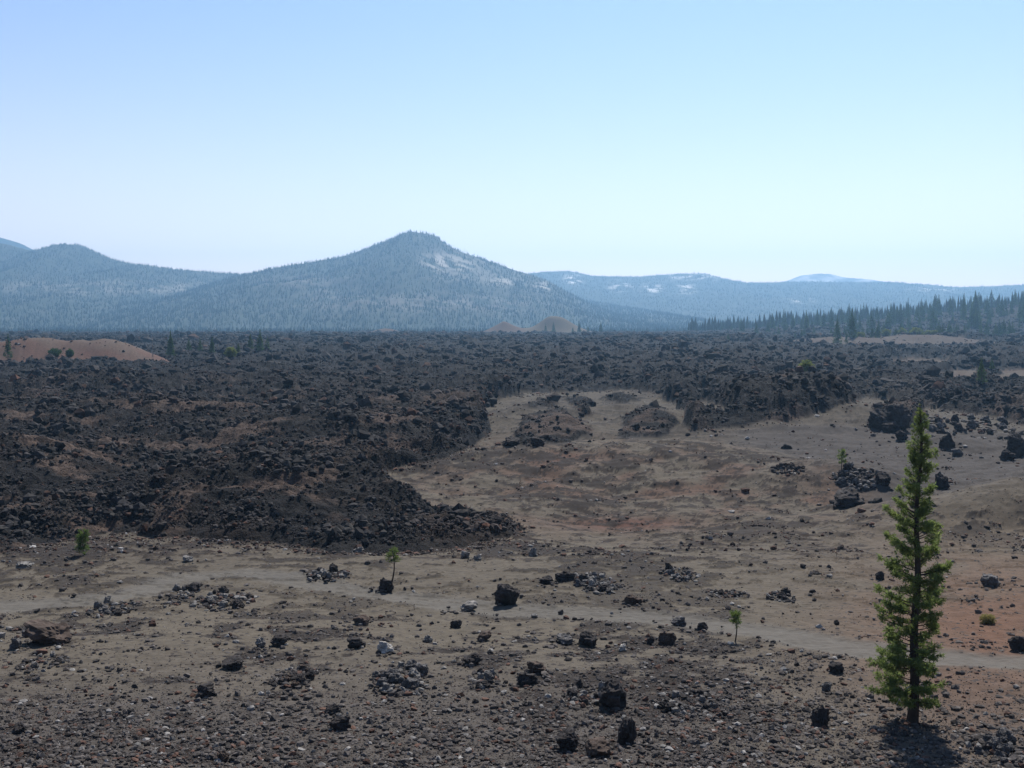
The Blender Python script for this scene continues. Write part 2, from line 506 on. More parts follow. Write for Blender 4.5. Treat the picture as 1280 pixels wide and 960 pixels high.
q0 = quads[:, 0]
is_lava = (raw[q0] > 0)
is_path = onpath[q0] & ~is_lava
is_red = farm[q0] & (fx[q0] < -80) & (fy[q0] < 650) & ~is_lava
submesh('lava_field', is_lava, M_lava, False, 'broad dark field of broken lava filling the middle distance', 'lava field')
submesh('path', is_path, M_path, True, 'pale trodden footpath curving across the cinder flat', 'path')
submesh('hill', is_red, M_ground, True, 'low bare red cinder hill at the left edge of the lava', 'hill')
submesh('ground', ~(is_lava | is_path | is_red), M_ground, True, 'brownish grey volcanic cinder ground with mounds and hollows', 'ground')

# plain reaching to the horizon, below everything
pv = [(-9300, -2500), (9300, -2500), (9300, 9500), (-9300, 9500)]
tag(link_mesh('plain', [(a, b, -5.5) for a, b in pv], [(0, 1, 2, 3)], M_hill, np.tile([0.04, 0.045, 0.028], (4, 1))),
    'dark wooded plain stretching away behind the lava field', 'plain', kind='structure')


# ------------------------------------------------------------------ mountains
def crest_fn(pts, Yr):
    p = np.array(pts, float)
    X = (p[:, 0] - 640) / FOC * Yr
    Z = (HOR - p[:, 1]) / FOC * Yr
    return X, Z


class Range:
    def __init__(s, pts, Yr, wf, wb, seed, shape=1.25, rough=0.10):
        s.X, s.Z = crest_fn(pts, Yr)
        s.Yr, s.wf, s.wb, s.seed, s.shape, s.rough = Yr, wf, wb, seed, shape, rough

    def h(s, x, y):
        zr = np.interp(x, s.X, s.Z) + s.rough * 30 * fbm(x / 140, x * 0 + s.seed, 3, s.seed)
        off = s.wf * 0.12 * fbm(x / (s.wf * .35), y * 0 + 3.3, 3, s.seed + 1)
        t = (y - s.Yr - off)
        f = np.where(t < 0, 1 + t / s.wf, 1 - t / s.wb)
        f = np.clip(f, 0, 1)
        f = np.where(t < 0, f ** s.shape, smooth(0, 1, f))
        base = -26.0
        nz = fbm(x / (s.wf * .22), y / (s.wf * .3), 4, s.seed + 2)
        g = np.abs(fbm(x / (s.wf * .13), y / (s.wf * .6), 3, s.seed + 3))
        z = base + (zr - base) * f + (nz * 0.9 - g * 0.8) * s.rough * np.maximum(zr - base, 0) * np.clip(f * (1.02 - f) * 4, 0, 1)
        return z + CAMZ


CENTRAL = Range([(-100, 412), (60, 400), (180, 378), (250, 358), (300, 345), (330, 339), (380, 331), (420, 323), (460, 310), (490, 300), (505, 294),
                 (517, 292), (545, 297), (560, 307), (580, 317), (610, 326), (650, 338), (680, 347), (700, 358), (730, 376), (765, 391), (810, 403), (870, 412)],
                4000, 1250, 900, 3, 1.05, 0.10)
LEFT = Range([(-500, 310), (-250, 290), (-80, 288), (-20, 300), (25, 312), (70, 304), (100, 307), (125, 318), (150, 327), (200, 335), (240, 340), (300, 343),
              (400, 345), (500, 352), (640, 362), (760, 380), (900, 405)], 4700, 1900, 1300, 13, 1.15, 0.08)
FARLEFT = Range([(-300, 300), (-100, 283), (-20, 292), (0, 296), (18, 302), (45, 318), (100, 345), (160, 380)], 6800, 1500, 1500, 23, 1.2, 0.06)
RIGHT = Range([(420, 400), (560, 360), (640, 346), (680, 341), (712, 339), (740, 345), (800, 346), (850, 342), (882, 342), (900, 348), (930, 354), (990, 353),
               (1040, 353), (1100, 353), (1160, 355), (1200, 359), (1245, 358), (1290, 356), (1450, 350), (1700, 345)], 6500, 2500, 1500, 33, 1.15, 0.06)
FARPEAK = Range([(820, 380), (940, 360), (980, 352), (1003, 344), (1030, 341), (1045, 341), (1060, 346), (1090, 350), (1110, 354), (1160, 362), (1300, 390)],
                8800, 1800, 600, 43, 1.2, 0.06)


def build_range(R, name, x0, x1, nx, ny, label, colfn):
    xs = np.linspace(x0, x1, nx)
    ys = np.concatenate([np.linspace(R.Yr - R.wf * 1.12, R.Yr + R.wf * 0.06, int(ny * .8)), np.linspace(R.Yr + R.wf * 0.07, R.Yr + R.wb * 1.1, ny - int(ny * .8))])
    X, Y = np.meshgrid(xs, ys)
    X = X.ravel(); Y = Y.ravel()
    Z = R.h(X, Y)
    a = np.arange(nx * ny).reshape(ny, nx)
    Q = np.stack([a[:-1, :-1], a[:-1, 1:], a[1:, 1:], a[1:, :-1]], -1).reshape(-1, 4)
    o = link_mesh(name, np.stack([X, Y, Z], 1), Q, M_hill, colfn(X, Y, Z), True)
    return tag(o, label, 'mountain', kind='structure')


def base_slope(X, Y, Z, seed):
    n = fbm(X / 90, Y / 90, 4, seed)
    c = np.tile([0.027, 0.036, 0.023], (len(X), 1))
    return mixc(c, (0.055, 0.057, 0.042), smooth(0.0, 0.6, n) * 0.7)


def pale_central(X, Y, Z):
    """0..1, the bare rock scars and the burnt bands on the central mountain"""
    px, py = project(X, Y, Z - CAMZ)
    n = fbm(X / 60, Y / 60, 4, 303)
    scar = blob(px, py, 548, 326, 18, 9) * 1.2 + blob(px, py, 575, 330, 30, 9) * .7 + blob(px, py, 628, 353, 16, 5) * .8 + blob(px, py, 680, 358, 16, 6) * .8 + blob(px, py, 600, 345, 60, 8) * .3
    scar = scar * smooth(-0.35, 0.15, n)
    burnt = blob(px, py, 560, 378, 120, 12) * 1.1 + blob(px, py, 380, 352, 60, 9) * .8 + blob(px, py, 420, 375, 60, 14) * .5 + blob(px, py, 560, 312, 30, 14) * .4
    return np.clip(scar, 0, 1), np.clip(burnt * smooth(-0.4, 0.3, n), 0, 1)


def col_central(X, Y, Z):
    c = base_slope(X, Y, Z, 201)
    s, b = pale_central(X, Y, Z)
    c = mixc(c, (0.12, 0.108, 0.092), b * 0.85)
    return mixc(c, (0.32, 0.29, 0.255), s)


def col_right(X, Y, Z):
    c = base_slope(X, Y, Z, 211)
    px, py = project(X, Y, Z - CAMZ)
    n = fbm(X / 70, Y / 120, 4, 305)
    s = (blob(px, py, 716, 350, 10, 6) + blob(px, py, 775, 358, 12, 5) + blob(px, py, 815, 361, 12, 5) + blob(px, py, 857, 361, 10, 5) + 0.8 * blob(px, py, 1000, 375, 14, 3)
         + .6 * blob(px, py, 880, 346, 60, 4) + 0.5 * blob(px, py, 1170, 362, 30, 4)) * smooth(-0.1, 0.3, n)
    return mixc(c, (0.5, 0.47, 0.43), np.clip(s * 1.3, 0, 1))


def col_peak(X, Y, Z):
    n = fbm(X / 150, Y / 150, 4, 307)
    return mixc(np.tile([0.12, 0.12, 0.11], (len(X), 1)), (0.42, 0.40, 0.38), smooth(-0.3, 0.4, n))


def col_left(X, Y, Z):
    c = base_slope(X, Y, Z, 221)
    px, py = project(X, Y, Z - CAMZ)
    n = fbm(X / 80, Y / 80, 4, 309)
    return mixc(c, (0.18, 0.165, 0.14), np.clip((blob(px, py, 140, 360, 180, 9) + .8 * blob(px, py, 210, 361, 22, 5)) * smooth(-.3, .4, n), 0, 1) * 0.8)


build_range(CENTRAL, 'mountain', -2700, 900, 640, 300, 'pointed wooded mountain with pale rock scars in the middle of the skyline', col_central)
build_range(LEFT, 'mountain', -4000, 1000, 600, 200, 'long wooded ridge rising to a rounded top at the left of the skyline', col_left)
build_range(FARLEFT, 'mountain', -4400, -2000, 200, 100, 'farther rocky summit at the extreme left behind the wooded ridge', lambda X, Y, Z: base_slope(X, Y, Z, 231))
build_range(RIGHT, 'mountain', -1400, 5200, 640, 220, 'long level blue ridge with small white cliffs at the right of the skyline', col_right)
build_range(FARPEAK, 'mountain', 1100, 4400, 260, 100, 'farthest pale bare peak showing behind the ridge on the right', col_peak)


# ------------------------------------------------------------------ far forests (uncountable)
def tree_cloud(name, x, y, z, hgt, rad, colr, label):
    """slim ragged conifers of two stacked five-sided cones, all in one mesh"""
    n = len(x)
    ns = 5
    th = (np.arange(ns) * 2 * math.pi / ns)[None, :] + rng.random((n, 1)) * 6.28
    V = np.zeros((n, 2 * ns + 2, 3))
    for k, (rb, zb_, zt) in enumerate(((1.0, 0.08, 0.72), (0.62, 0.45, 1.0))):
        r = rad[:, None] * rb * (0.65 + 0.6 * rng.random((n, ns)))
        V[:, k * (ns + 1):k * (ns + 1) + ns, 0] = x[:, None] + r * np.cos(th + k)
        V[:, k * (ns + 1):k * (ns + 1) + ns, 1] = y[:, None] + r * np.sin(th + k)
        V[:, k * (ns + 1):k * (ns + 1) + ns, 2] = z[:, None] + hgt[:, None] * (zb_ + 0.12 * (rng.random((n, ns)) - .5))
        V[:, k * (ns + 1) + ns] = np.stack([x, y, z + hgt * zt], 1)
    F = []
    for k in range(2):
        o = k * (ns + 1)
        for i in range(ns):
            F.append((o + i, o + (i + 1) % ns, o + ns))
    F = np.array(F)[None] + (np.arange(n) * (2 * ns + 2))[:, None, None]
    cc = np.repeat(colr[:, None, :], 2 * ns + 2, 1).reshape(-1, 3)
    o = link_mesh(name, V.reshape(-1, 3), F.reshape(-1, 3), M_forest, cc)
    return tag(o, label, 'forest', kind='stuff')


def snag_cloud(name, x, y, z, hgt, label):
    n = len(x)
    V = np.zeros((n, 4, 3))
    for i in range(3):
        V[:, i, 0] = x + 0.55 * math.cos(i * 2.1); V[:, i, 1] = y + 0.55 * math.sin(i * 2.1); V[:, i, 2] = z - 1
    V[:, 3] = np.stack([x + rng.normal(0, .6, n), y, z + hgt], 1)
    # a trunk that stays thick to two thirds of its height
    W = V[:, :3].copy(); W[:, :, 2] += (hgt * .75)[:, None]; W[:, :, 0] = x[:, None] + (W[:, :, 0] - x[:, None]) * .75
    A = np.concatenate([V, W], 1)
    F = []
    for i in range(3):
        j = (i + 1) % 3
        F += [(i, j, 4 + j), (i, 4 + j, 4 + i), (4 + i, 4 + j, 3)]
    F = np.array(F)[None] + (np.arange(n) * 7)[:, None, None]
    sh = 0.14 + 0.12 * rng.random((n, 1))
    cc = np.repeat((sh * np.array([[1, .94, .87]]))[:, None], 7, 1).reshape(-1, 3)
    return tag(link_mesh(name, A.reshape(-1, 3), F.reshape(-1, 3), M_snag, cc), label, 'forest', kind='stuff')


def fcol(n, lo=0.82, hi=1.2):
    k = lo + (hi - lo) * rng.random((n, 1))
    b = np.array([[0.034, 0.052, 0.026]]) * k
    b[:, 0:1] *= 0.8 + 0.6 * rng.random((n, 1))
    return b


def forest_on(R, n, x0, x1, name, label, dens, hlo=6, hhi=14, back=0.05):
    x = rng.uniform(x0, x1, n); y = rng.uniform(R.Yr - R.wf * 1.05, R.Yr + R.wf * back, n)
    z = R.h(x, y)
    k = rng.random(n) < dens(x, y, z)
    x, y, z = x[k], y[k], z[k]
    m = len(x)
    h = hlo + (hhi - hlo) * rng.random(m) ** 1.3
    tree_cloud(name, x, y, z - 1, h, h * (0.13 + 0.06 * rng.random(m)), fcol(m), label)


def dens_central(x, y, z):
    s, b = pale_central(x, y, z)
    n = fbm(x / 120, y / 120, 3, 401)
    return np.clip(0.8 + 0.5 * n, 0.25, 1) * (1 - 0.93 * np.clip(s * 1.5, 0, 1)) * (1 - 0.82 * b)


forest_on(CENTRAL, 48000, -2500, 880, 'forest', 'hazy conifer forest covering the pointed central mountain', dens_central)
forest_on(LEFT, 48000, -2700, 700, 'forest', 'blue hazy forest on the long ridge at left', lambda x, y, z: np.clip(0.8 + .7 * fbm(x / 160, y / 160, 3, 403), .35, 1))
forest_on(RIGHT, 42000, -600, 4200, 'forest', 'blue hazy forest on the level ridge at right', lambda x, y, z: np.clip(0.8 + .7 * fbm(x / 160, y / 160, 3, 405), .15, 1) * (1 - np.clip(2 * col_right(x, y, z)[:, 0] - .25, 0, .9)))
n = 4200
x = rng.uniform(-2000, 850, 60000); y = rng.uniform(2800, 4040, 60000); z = CENTRAL.h(x, y)
s, b = pale_central(x, y, z)
k = np.where(rng.random(60000) < np.clip(b * 0.16 + 0.008, 0, 1))[0]
snag_cloud('dead_forest', x[k], y[k], z[k], 12 + 10 * rng.random(len(k)), 'pale burnt standing trunks on the slopes of the central mountain')
# belt of wood on the plain just behind the lava
n = 9000
x = rng.uniform(-1750, 1500, n); y = rng.uniform(2080, 2950, n)
h = 9 + 11 * rng.random(n)
tree_cloud('forest', x, y, np.full(n, -5.5), h, h * .16, fcol(n), 'dark belt of conifers along the far edge of the lava')

# ------------------------------------------------------------------ rocks
def ico(sub):
    bm = bmesh.new()
    bmesh.ops.create_icosphere(bm, subdivisions=sub, radius=1.0)
    bm.verts.ensure_lookup_table()
    v = np.array([q.co[:] for q in bm.verts]); f = np.array([[w.index for w in p.verts] for p in bm.faces])
    bm.free()
    return v, f


ICO1, ICOF1 = ico(1)     # 12 vertices
ICO2, ICOF2 = ico(2)     # 42
ICO4, ICOF4 = ico(4)     # 642


def facet(v, r, planes=9, lo=.62, hi=1.0):
    nrm = r.normal(size=(planes, 3)); nrm /= np.linalg.norm(nrm, axis=1)[:, None]
    d = r.uniform(lo, hi, planes)
    dots = v @ nrm.T
    rad = np.where(dots > .05, d / np.maximum(dots, .05), 9).min(1)
    return v * np.minimum(rad, 1.15)[:, None]


def quiet(cc, size, q=.62):
    """the biggest blocks are never the pale ones"""
    lim = np.quantile(size, q)
    big = (size > lim) & (cc.mean(1) > .06)
    cc[big] = cc[big] * .22
    return cc


def stones(name, x, y, size, colr, label, cat, sub=1, flat=(0.45, 0.9), sink=0.25, mat=None):
    base, faces = (ICO1, ICOF1) if sub == 1 else (ICO2, ICOF2)
    protos = np.stack([facet(base + rng.normal(0, .12, base.shape), rng) for _ in range(24)])
    n = len(x)
    z = height(x, y)
    P = protos[rng.integers(0, 24, n)]
    a = rng.random(n) * 6.283
    sx = size * rng.uniform(.7, 1.25, n); sy = size * rng.uniform(.7, 1.25, n); sz = size * rng.uniform(flat[0], flat[1], n)
    lx, ly, lz = P[..., 0] * sx[:, None], P[..., 1] * sy[:, None], P[..., 2] * sz[:, None]
    til = rng.normal(0, .3, n)[:, None]
    ly, lz = ly * np.cos(til) - lz * np.sin(til), ly * np.sin(til) + lz * np.cos(til)
    ca, sa = np.cos(a)[:, None], np.sin(a)[:, None]
    V = np.stack([x[:, None] + lx * ca - ly * sa, y[:, None] + lx * sa + ly * ca, z[:, None] + lz + sz[:, None] * (1 - 2 * sink) * .6], -1)
    nv = base.shape[0]
    F = faces[None] + (np.arange(n) * nv)[:, None, None]
    cc = np.repeat(colr[:, None], nv, 1).reshape(-1, 3)
    return tag(link_mesh(name, V.reshape(-1, 3), F.reshape(-1, 3), mat or M_stone, cc), label, cat, kind='stuff')


def stone_cols(n, dark=(0.04, 0.036, 0.034), pale=0.1, redf=0.12, pc=1.0, rc=1.0):
    k = rng.uniform(.55, 1.7, (n, 1))
    cc = np.asarray(dark)[None] * k
    u = rng.random(n)
    cc[u < pale] = pc * np.array([0.27, 0.255, 0.24]) * rng.uniform(.55, 1.2, ((u < pale).sum(), 1))
    r_ = (u > 1 - redf)
    cc[r_] = rc * np.array([0.085, 0.05, 0.038]) * rng.uniform(.6, 1.4, (r_.sum(), 1))
    return cc


# gravel and stones on the near ground
def sample_ground(n, y0, y1, spread=0.56):
    yy = 1 / rng.uniform(1 / y1, 1 / y0, n)
    xx = rng.uniform(-spread, spread, n) * (yy + 6)
    return xx, yy


gx, gy = sample_ground(480000, 33, 105)
_, glm, _, gpx, gpy = zones(gx, gy)
gp = patches(gx, gy)
clump = smooth(0.1, 0.5, fbm(gx / 2.0, gy / 2.0, 3, 501))
dens = (0.05 + 0.35 * gp + 0.5 * clump * gp) * smooth(690, 800, gpy) + 0.5 * smooth(810, 920, gpy + 20 * fbm(gx / 9, gy / 9, 3, 161)) * (1 - .35 * smooth(950, 1100, gpx)) \
    + 0.3 * gp * smooth(740, 690, gpy) + 0.5 * smooth(300, 60, gpx) * clump
k = (rng.random(len(gx)) < dens * 0.72) & (glm <= 0) & (path_dist(gx, gy) > 1.5 + .4 * rng.random(len(gx)))
gx, gy = gx[k], gy[k]
n = len(gx)
size = 0.016 + 0.026 * rng.random(n) + 0.17 * rng.random(n) ** 12
size *= np.interp(gy, [35, 60, 100], [0.8, 1.05, 1.4])
stones('gravel', gx, gy, size, stone_cols(n, (0.058, 0.051, 0.047), 0.07, .10, .75, .9), 'loose grey and brown cinder gravel strewn over the near ground', 'gravel')

# rubble over the mound and the sandy hollows beyond the near flat
gx, gy = sample_ground(110000, 92, 330, .5)
_, glm, graw, gpx, gpy = zones(gx, gy)
gp = patches(gx, gy)
k = (rng.random(len(gx)) < 0.01 + .5 * gp * smooth(-.1, .3, fbm(gx / 3, gy / 3, 3, 511)) + 0.9 * smooth(-.6, 0, graw)) & (glm <= 0)
gx, gy = gx[k], gy[k]; n = len(gx)
size = (0.05 + 0.07 * rng.random(n) + 0.3 * rng.random(n) ** 10) * np.interp(gy, [95, 300], [.8, 1.7])
stones('rubble', gx, gy, size, stone_cols(n, (0.045, 0.036, 0.032), 0.07, .3), 'scattered dark stones over the cinder mounds beyond the path', 'rubble')

# lava blocks
gx, gy = sample_ground(460000, 88, 900, .5)
_, glm, graw, gpx, gpy = zones(gx, gy)
cl = smooth(-.2, .4, fbm(gx / 7, gy / 7, 3, 521) + .4 * fbm(gx / 40, gy / 50, 2, 523))
k = (glm > 0.02) & (rng.random(len(gx)) < np.clip(.2 + .7 * cl + .6 * (glm < .9) * (glm > .25) - .35 * (glm < .25), .05, 1) * (1 - .8 * soil(gx, gy) * (glm > .9)))
gx, gy, cl = gx[k], gy[k], cl[k]; n = len(gx)
size = lerp(.6, 1.5, smooth(-.3, .5, fbm(gx / 9, gy / 9, 3, 541))) * (0.10 + 0.20 * rng.random(n) ** 2 + 0.95 * rng.random(n) ** 13) * np.interp(gy, [90, 140, 200, 500, 900], [.36, .5, .8, 1.9, 3.0])
cc = stone_cols(n, (0.023, 0.0215, 0.0215), 0.14, .08, .6, .6)  # pale share colours in the light flecks of sunlit block tops
bz = smooth(0.0, 0.5, fbm(gx / 26, gy / 30, 4, 191)) * smooth(420, 200, gy)
cc = quiet(cc, size / np.interp(gy, [90, 140, 200, 500, 900], [.36, .5, .8, 1.9, 3.0]), .5)
cc = cc * (1 + bz[:, None] * np.array([[.45, .22, .10]]))
stones('lava_rubble', gx, gy, size, cc, 'jagged dark lava blocks heaped over the near lava field', 'lava rubble', flat=(.55, 1.1))
gx = rng.uniform(-1, 1, 150000); gy = 1 / rng.uniform(1 / 1930, 1 / 820, 150000); gx = gx * .5 * gy
_, glm, graw, gpx, gpy = zones(gx, gy)
k = (glm > .1) & (rng.random(len(gx)) < .55)
gx, gy = gx[k], gy[k]; n = len(gx)
size = lerp(.55, 1.5, smooth(-.3, .5, fbm(gx / 45, gy / 60, 3, 543))) * (0.5 + 0.8 * rng.random(n) ** 2 + 2.4 * rng.random(n) ** 13)
stones('lava_rubble', gx, gy, size, quiet(stone_cols(n, (0.022, 0.0215, 0.022), 0.18, .06, .7, .6), size, .45), 'fine dark lava blocks covering the far part of the lava field', 'lava rubble', flat=(.5, 1.0))  # small pale blocks again stand in for sunlit tops

# thin stones on the bare mounds within the lava
gx = np.concatenate([rng.normal(-205, 50, 1500), rng.normal(300, 65, 1600)]); gy = np.concatenate([rng.normal(465, 26, 1500), rng.normal(895, 30, 1600)])
_, glm, graw, gpx, gpy = zones(gx, gy)
k = (graw <= 0) & (rng.random(len(gx)) < .12 + .8 * smooth(.1, .4, fbm(gx / 12, gy / 10, 3, 551)))
gx, gy = gx[k], gy[k]
stones('rubble', gx, gy, (0.25 + .9 * rng.random(len(gx)) ** 4) * np.where(gx < 0, .8, 1.2), stone_cols(len(gx), (.04, .033, .03), .05, .3), 'sparse dark stones on the bare cinder mounds out in the lava', 'rubble')

# individual boulders ---------------------------------------------------------
TONES = {'dark': (0.034, 0.030, 0.029), 'brown': (0.060, 0.045, 0.037), 'grey': (0.085, 0.080, 0.078), 'pale': (0.15, 0.14, 0.13), 'white': (0.30, 0.28, 0.255)}
_proto = {}


def boulder_mesh(tone, k, piled=False):
    key = (tone, k)
    if key in _proto: return _proto[key]
    r = np.random.default_rng(900 + k)
    v = facet(ICO4.copy(), r, 12, .62, 1.0)
    for f, a in ((1.6, .14), (3.2, .12), (6.5, .07), (13, .035)):
        o = r.uniform(0, 50, 3)
        d = gnoise(v[:, 0] * f + o[0], v[:, 2] * f + o[1], k) + gnoise(v[:, 1] * f + o[2], v[:, 2] * f, k + 5)
        v = v * (1 + a * d)[:, None]
    v[:, 2] -= v[:, 2].min()
    v /= np.array([np.ptp(v[:, 0]), np.ptp(v[:, 1]), np.ptp(v[:, 2])])
    cc = np.tile(TONES[tone], (len(v), 1)) * (1 + .35 * gnoise(v[:, 0] * 3, v[:, 1] * 3 + v[:, 2] * 2, k))[:, None]
    o = link_mesh('boulder', v, ICOF4, M_boulder, cc)
    me = o.data
    bpy.data.objects.remove(o)
    _proto[key] = me
    return me


def put_boulder(name, p, w, h, tone, label, group=None, k=None):
    if k is None: k = random.randrange(10)
    o = bpy.data.objects.new(name, boulder_mesh(tone, k))
    COL.objects.link(o)
    o.location = (p[0], p[1] + w * .25, p[2] - h * .26)
    o.rotation_euler = (random.uniform(-.12, .12), random.uniform(-.12, .12), random.uniform(0, 6.28))
    o.scale = (w * random.uniform(.95, 1.05), w * random.uniform(.75, 1.0), h * 1.27)
    return tag(o, label, 'rock', group)


BOULDERS = [  # px, py (foot), width px, height px, tone, label
    (633, 757, 33, 26, 'dark', 'big round black boulder standing alone on the far edge of the path'),
    (684, 731, 22, 10, 'dark', 'low black slab, left one of a touching pair above the path'),
    (705, 729, 26, 14, 'dark', 'black lump on the right of a touching pair above the path'),
    (792, 758, 25, 13, 'brown', 'flat brown rock just above the path, right of the pale rubble heap'),
    (484, 741, 19, 19, 'dark', 'black boulder at the foot of the thin sapling by the path'),
    (836, 806, 26, 17, 'brown', 'rounded brown boulder below the path with a smaller rock at its left'),
    (813, 806, 13, 10, 'dark', 'small dark rock touching the left of a rounded brown boulder'),
    (735, 809, 25, 17, 'dark', 'broken dark rock below the path beside a flat grey slab'),
    (707, 806, 28, 11, 'grey', 'flat grey slab leaning against a broken dark rock below the path'),
    (778, 815, 13, 10, 'white', 'small bright white stone on bare sand below the path'),
    (763, 888, 38, 34, 'dark', 'largest black boulder in the foreground, ringed with rubble'),
    (711, 939, 30, 24, 'dark', 'dark boulder near the lower edge, left of the gravel hump'),
    (783, 932, 27, 32, 'dark', 'upright dark boulder near the lower edge, right of the gravel hump'),
    (746, 946, 42, 18, 'brown', 'low brown hump of rock between two dark boulders at the lower edge'),
    (659, 857, 30, 16, 'dark', 'dark leaning rock in the foreground left of the largest black boulder'),
    (672, 843, 26, 14, 'brown', 'brown rock leaning over the dark one left of the largest boulder'),
    (1028, 910, 28, 27, 'dark', 'dark angular boulder on gravel to the left of the tall pine'),
    (1239, 735, 29, 19, 'grey', 'grey square topped boulder on reddish ground right of the tall pine'),
    (1275, 815, 24, 20, 'dark', 'dark boulder cut by the right edge of the view'),
    (1101, 726, 13, 12, 'dark', 'small dark rock peeping out left of the tall pine'),
    (480, 817, 24, 13, 'white', 'whitish flat topped rock in the foreground'),
    (345, 809, 26, 14, 'dark', 'dark rounded rock with a pale stone at its left'),
    (325, 810, 15, 11, 'pale', 'pale stone touching the left of a dark rounded rock'),
    (445, 811, 24, 13, 'dark', 'dark ragged rock left of the whitish flat topped rock'),
    (415, 894, 22, 12, 'dark', 'small black rock, upper of two in the foreground'),
    (426, 914, 30, 16, 'dark', 'black rock, lower of two in the foreground'),
    (291, 838, 34, 14, 'dark', 'low wide dark rock left of the dark clump of stones'),
    (55, 806, 62, 24, 'brown', 'broad brown mound of rock near the left edge with a sunlit rim'),
    (18, 812, 18, 15, 'grey', 'grey rock beside the broad brown mound at the left edge'),
    (256, 872, 24, 15, 'dark', 'dark jagged rock alone on the left foreground gravel'),
    (279, 953, 17, 13, 'brown', 'lone reddish black rock at the lower edge'),
    (24, 917, 18, 11, 'dark', 'dark rock near the lower left corner'),
    (590, 832, 22, 13, 'dark', 'dark rock above the pale pebble cluster in the centre foreground'),
    (1046, 842, 20, 13, 'dark', 'dark rock with a white chip left of the pine foot'),
    (1035, 866, 18, 12, 'grey', 'small grey rock between the pine and the angular boulder'),
    (1064, 633, 54, 21, 'dark', 'large black outcrop on the near side of the right hand mound'),
    (1105, 607, 20, 16, 'dark', 'black rock on the shoulder of the right hand mound'),
    (1178, 612, 20, 22, 'dark', 'round black boulder just right of the pine crown'),
    (1185, 561, 20, 20, 'dark', 'black boulder on grey sand right of the pine top'),
    (1199, 570, 15, 9, 'grey', 'small grey topped block on sand right of the pine top'),
    (1100, 536, 34, 24, 'dark', 'left block of the black outcrop beside the pine top'),
    (1124, 537, 36, 30, 'dark', 'tallest block of the black outcrop beside the pine top'),
    (1112, 541, 30, 14, 'dark', 'front block of the black outcrop beside the pine top'),
    (1128, 551, 18, 12, 'dark', 'low black rock under the outcrop beside the pine top'),
    (1272, 570, 30, 30, 'dark', 'black outcrop at the right edge above the sand slope'),
    (1262, 576, 18, 14, 'dark', 'small block at the left foot of the black outcrop at the right edge'),
    (640, 557, 30, 11, 'dark', 'left black rock under the hummock in the sandy hollow'),
    (670, 557, 20, 12, 'dark', 'right black rock under the hummock in the sandy hollow'),
    (26, 712, 20, 9, 'pale', 'pale grey slab at the left edge below the lava'),
    (235, 703, 15, 7, 'pale', 'pale cream stone on sand right of the bushy green seedling'),
    (665, 695, 10, 11, 'pale', 'small pale upright stone at the tip of the lava tongue'),
    (582, 698, 12, 9, 'pale', 'left pale stone of a pair below the lava tongue'),
    (597, 701, 13, 8, 'pale', 'right pale stone of a pair below the lava tongue'),
    (450, 690, 14, 6, 'pale', 'flat pale slab at the foot of the lava tongue'),
    (535, 803, 12, 9, 'pale', 'pale cream stone right of the whitish flat topped rock'),
    (570, 786, 16, 10, 'dark', 'dark rock below the path under a pale ragged rock'),
    (585, 763, 24, 10, 'pale', 'pale ragged rock at the lower edge of the path'),
    (240, 740, 22, 10, 'dark', 'dark flat rock at the edge of the path on the left'),
    (452, 782, 24, 10, 'brown', 'low brown rock below the path, left of centre'),
    (604, 802, 20, 10, 'brown', 'brown flat rock below the path near the centre'),
    (838, 718, 14, 14, 'dark', 'round black rock left of the pale heap beyond the path'),
    (1022, 720, 12, 6, 'dark', 'small dark stone on bare sand at the foot of the mound'),
    (852, 782, 20, 11, 'grey', 'grey rock on the lower side of the path'),
    (880, 788, 18, 9, 'dark', 'dark rock on the lower side of the path beside a grey one'),
    (1047, 782, 8, 6, 'dark', 'small dark stone on the reddish path edge left of the pine'),
    (985, 562, 16, 7, 'dark', 'dark lump on the smooth sand behind the mound'),
    (1052, 606, 14, 9, 'grey', 'grey rock at the right end of the stone patch on the mound'),
]
hp = hit([b[0] for b in BOULDERS], [b[1] for b in BOULDERS])
for (bx, by, w, h, tone, lab), p in zip(BOULDERS, hp):
    s = p[1] / FOC
    put_boulder('boulder', p, w * s, h * s, tone, lab)

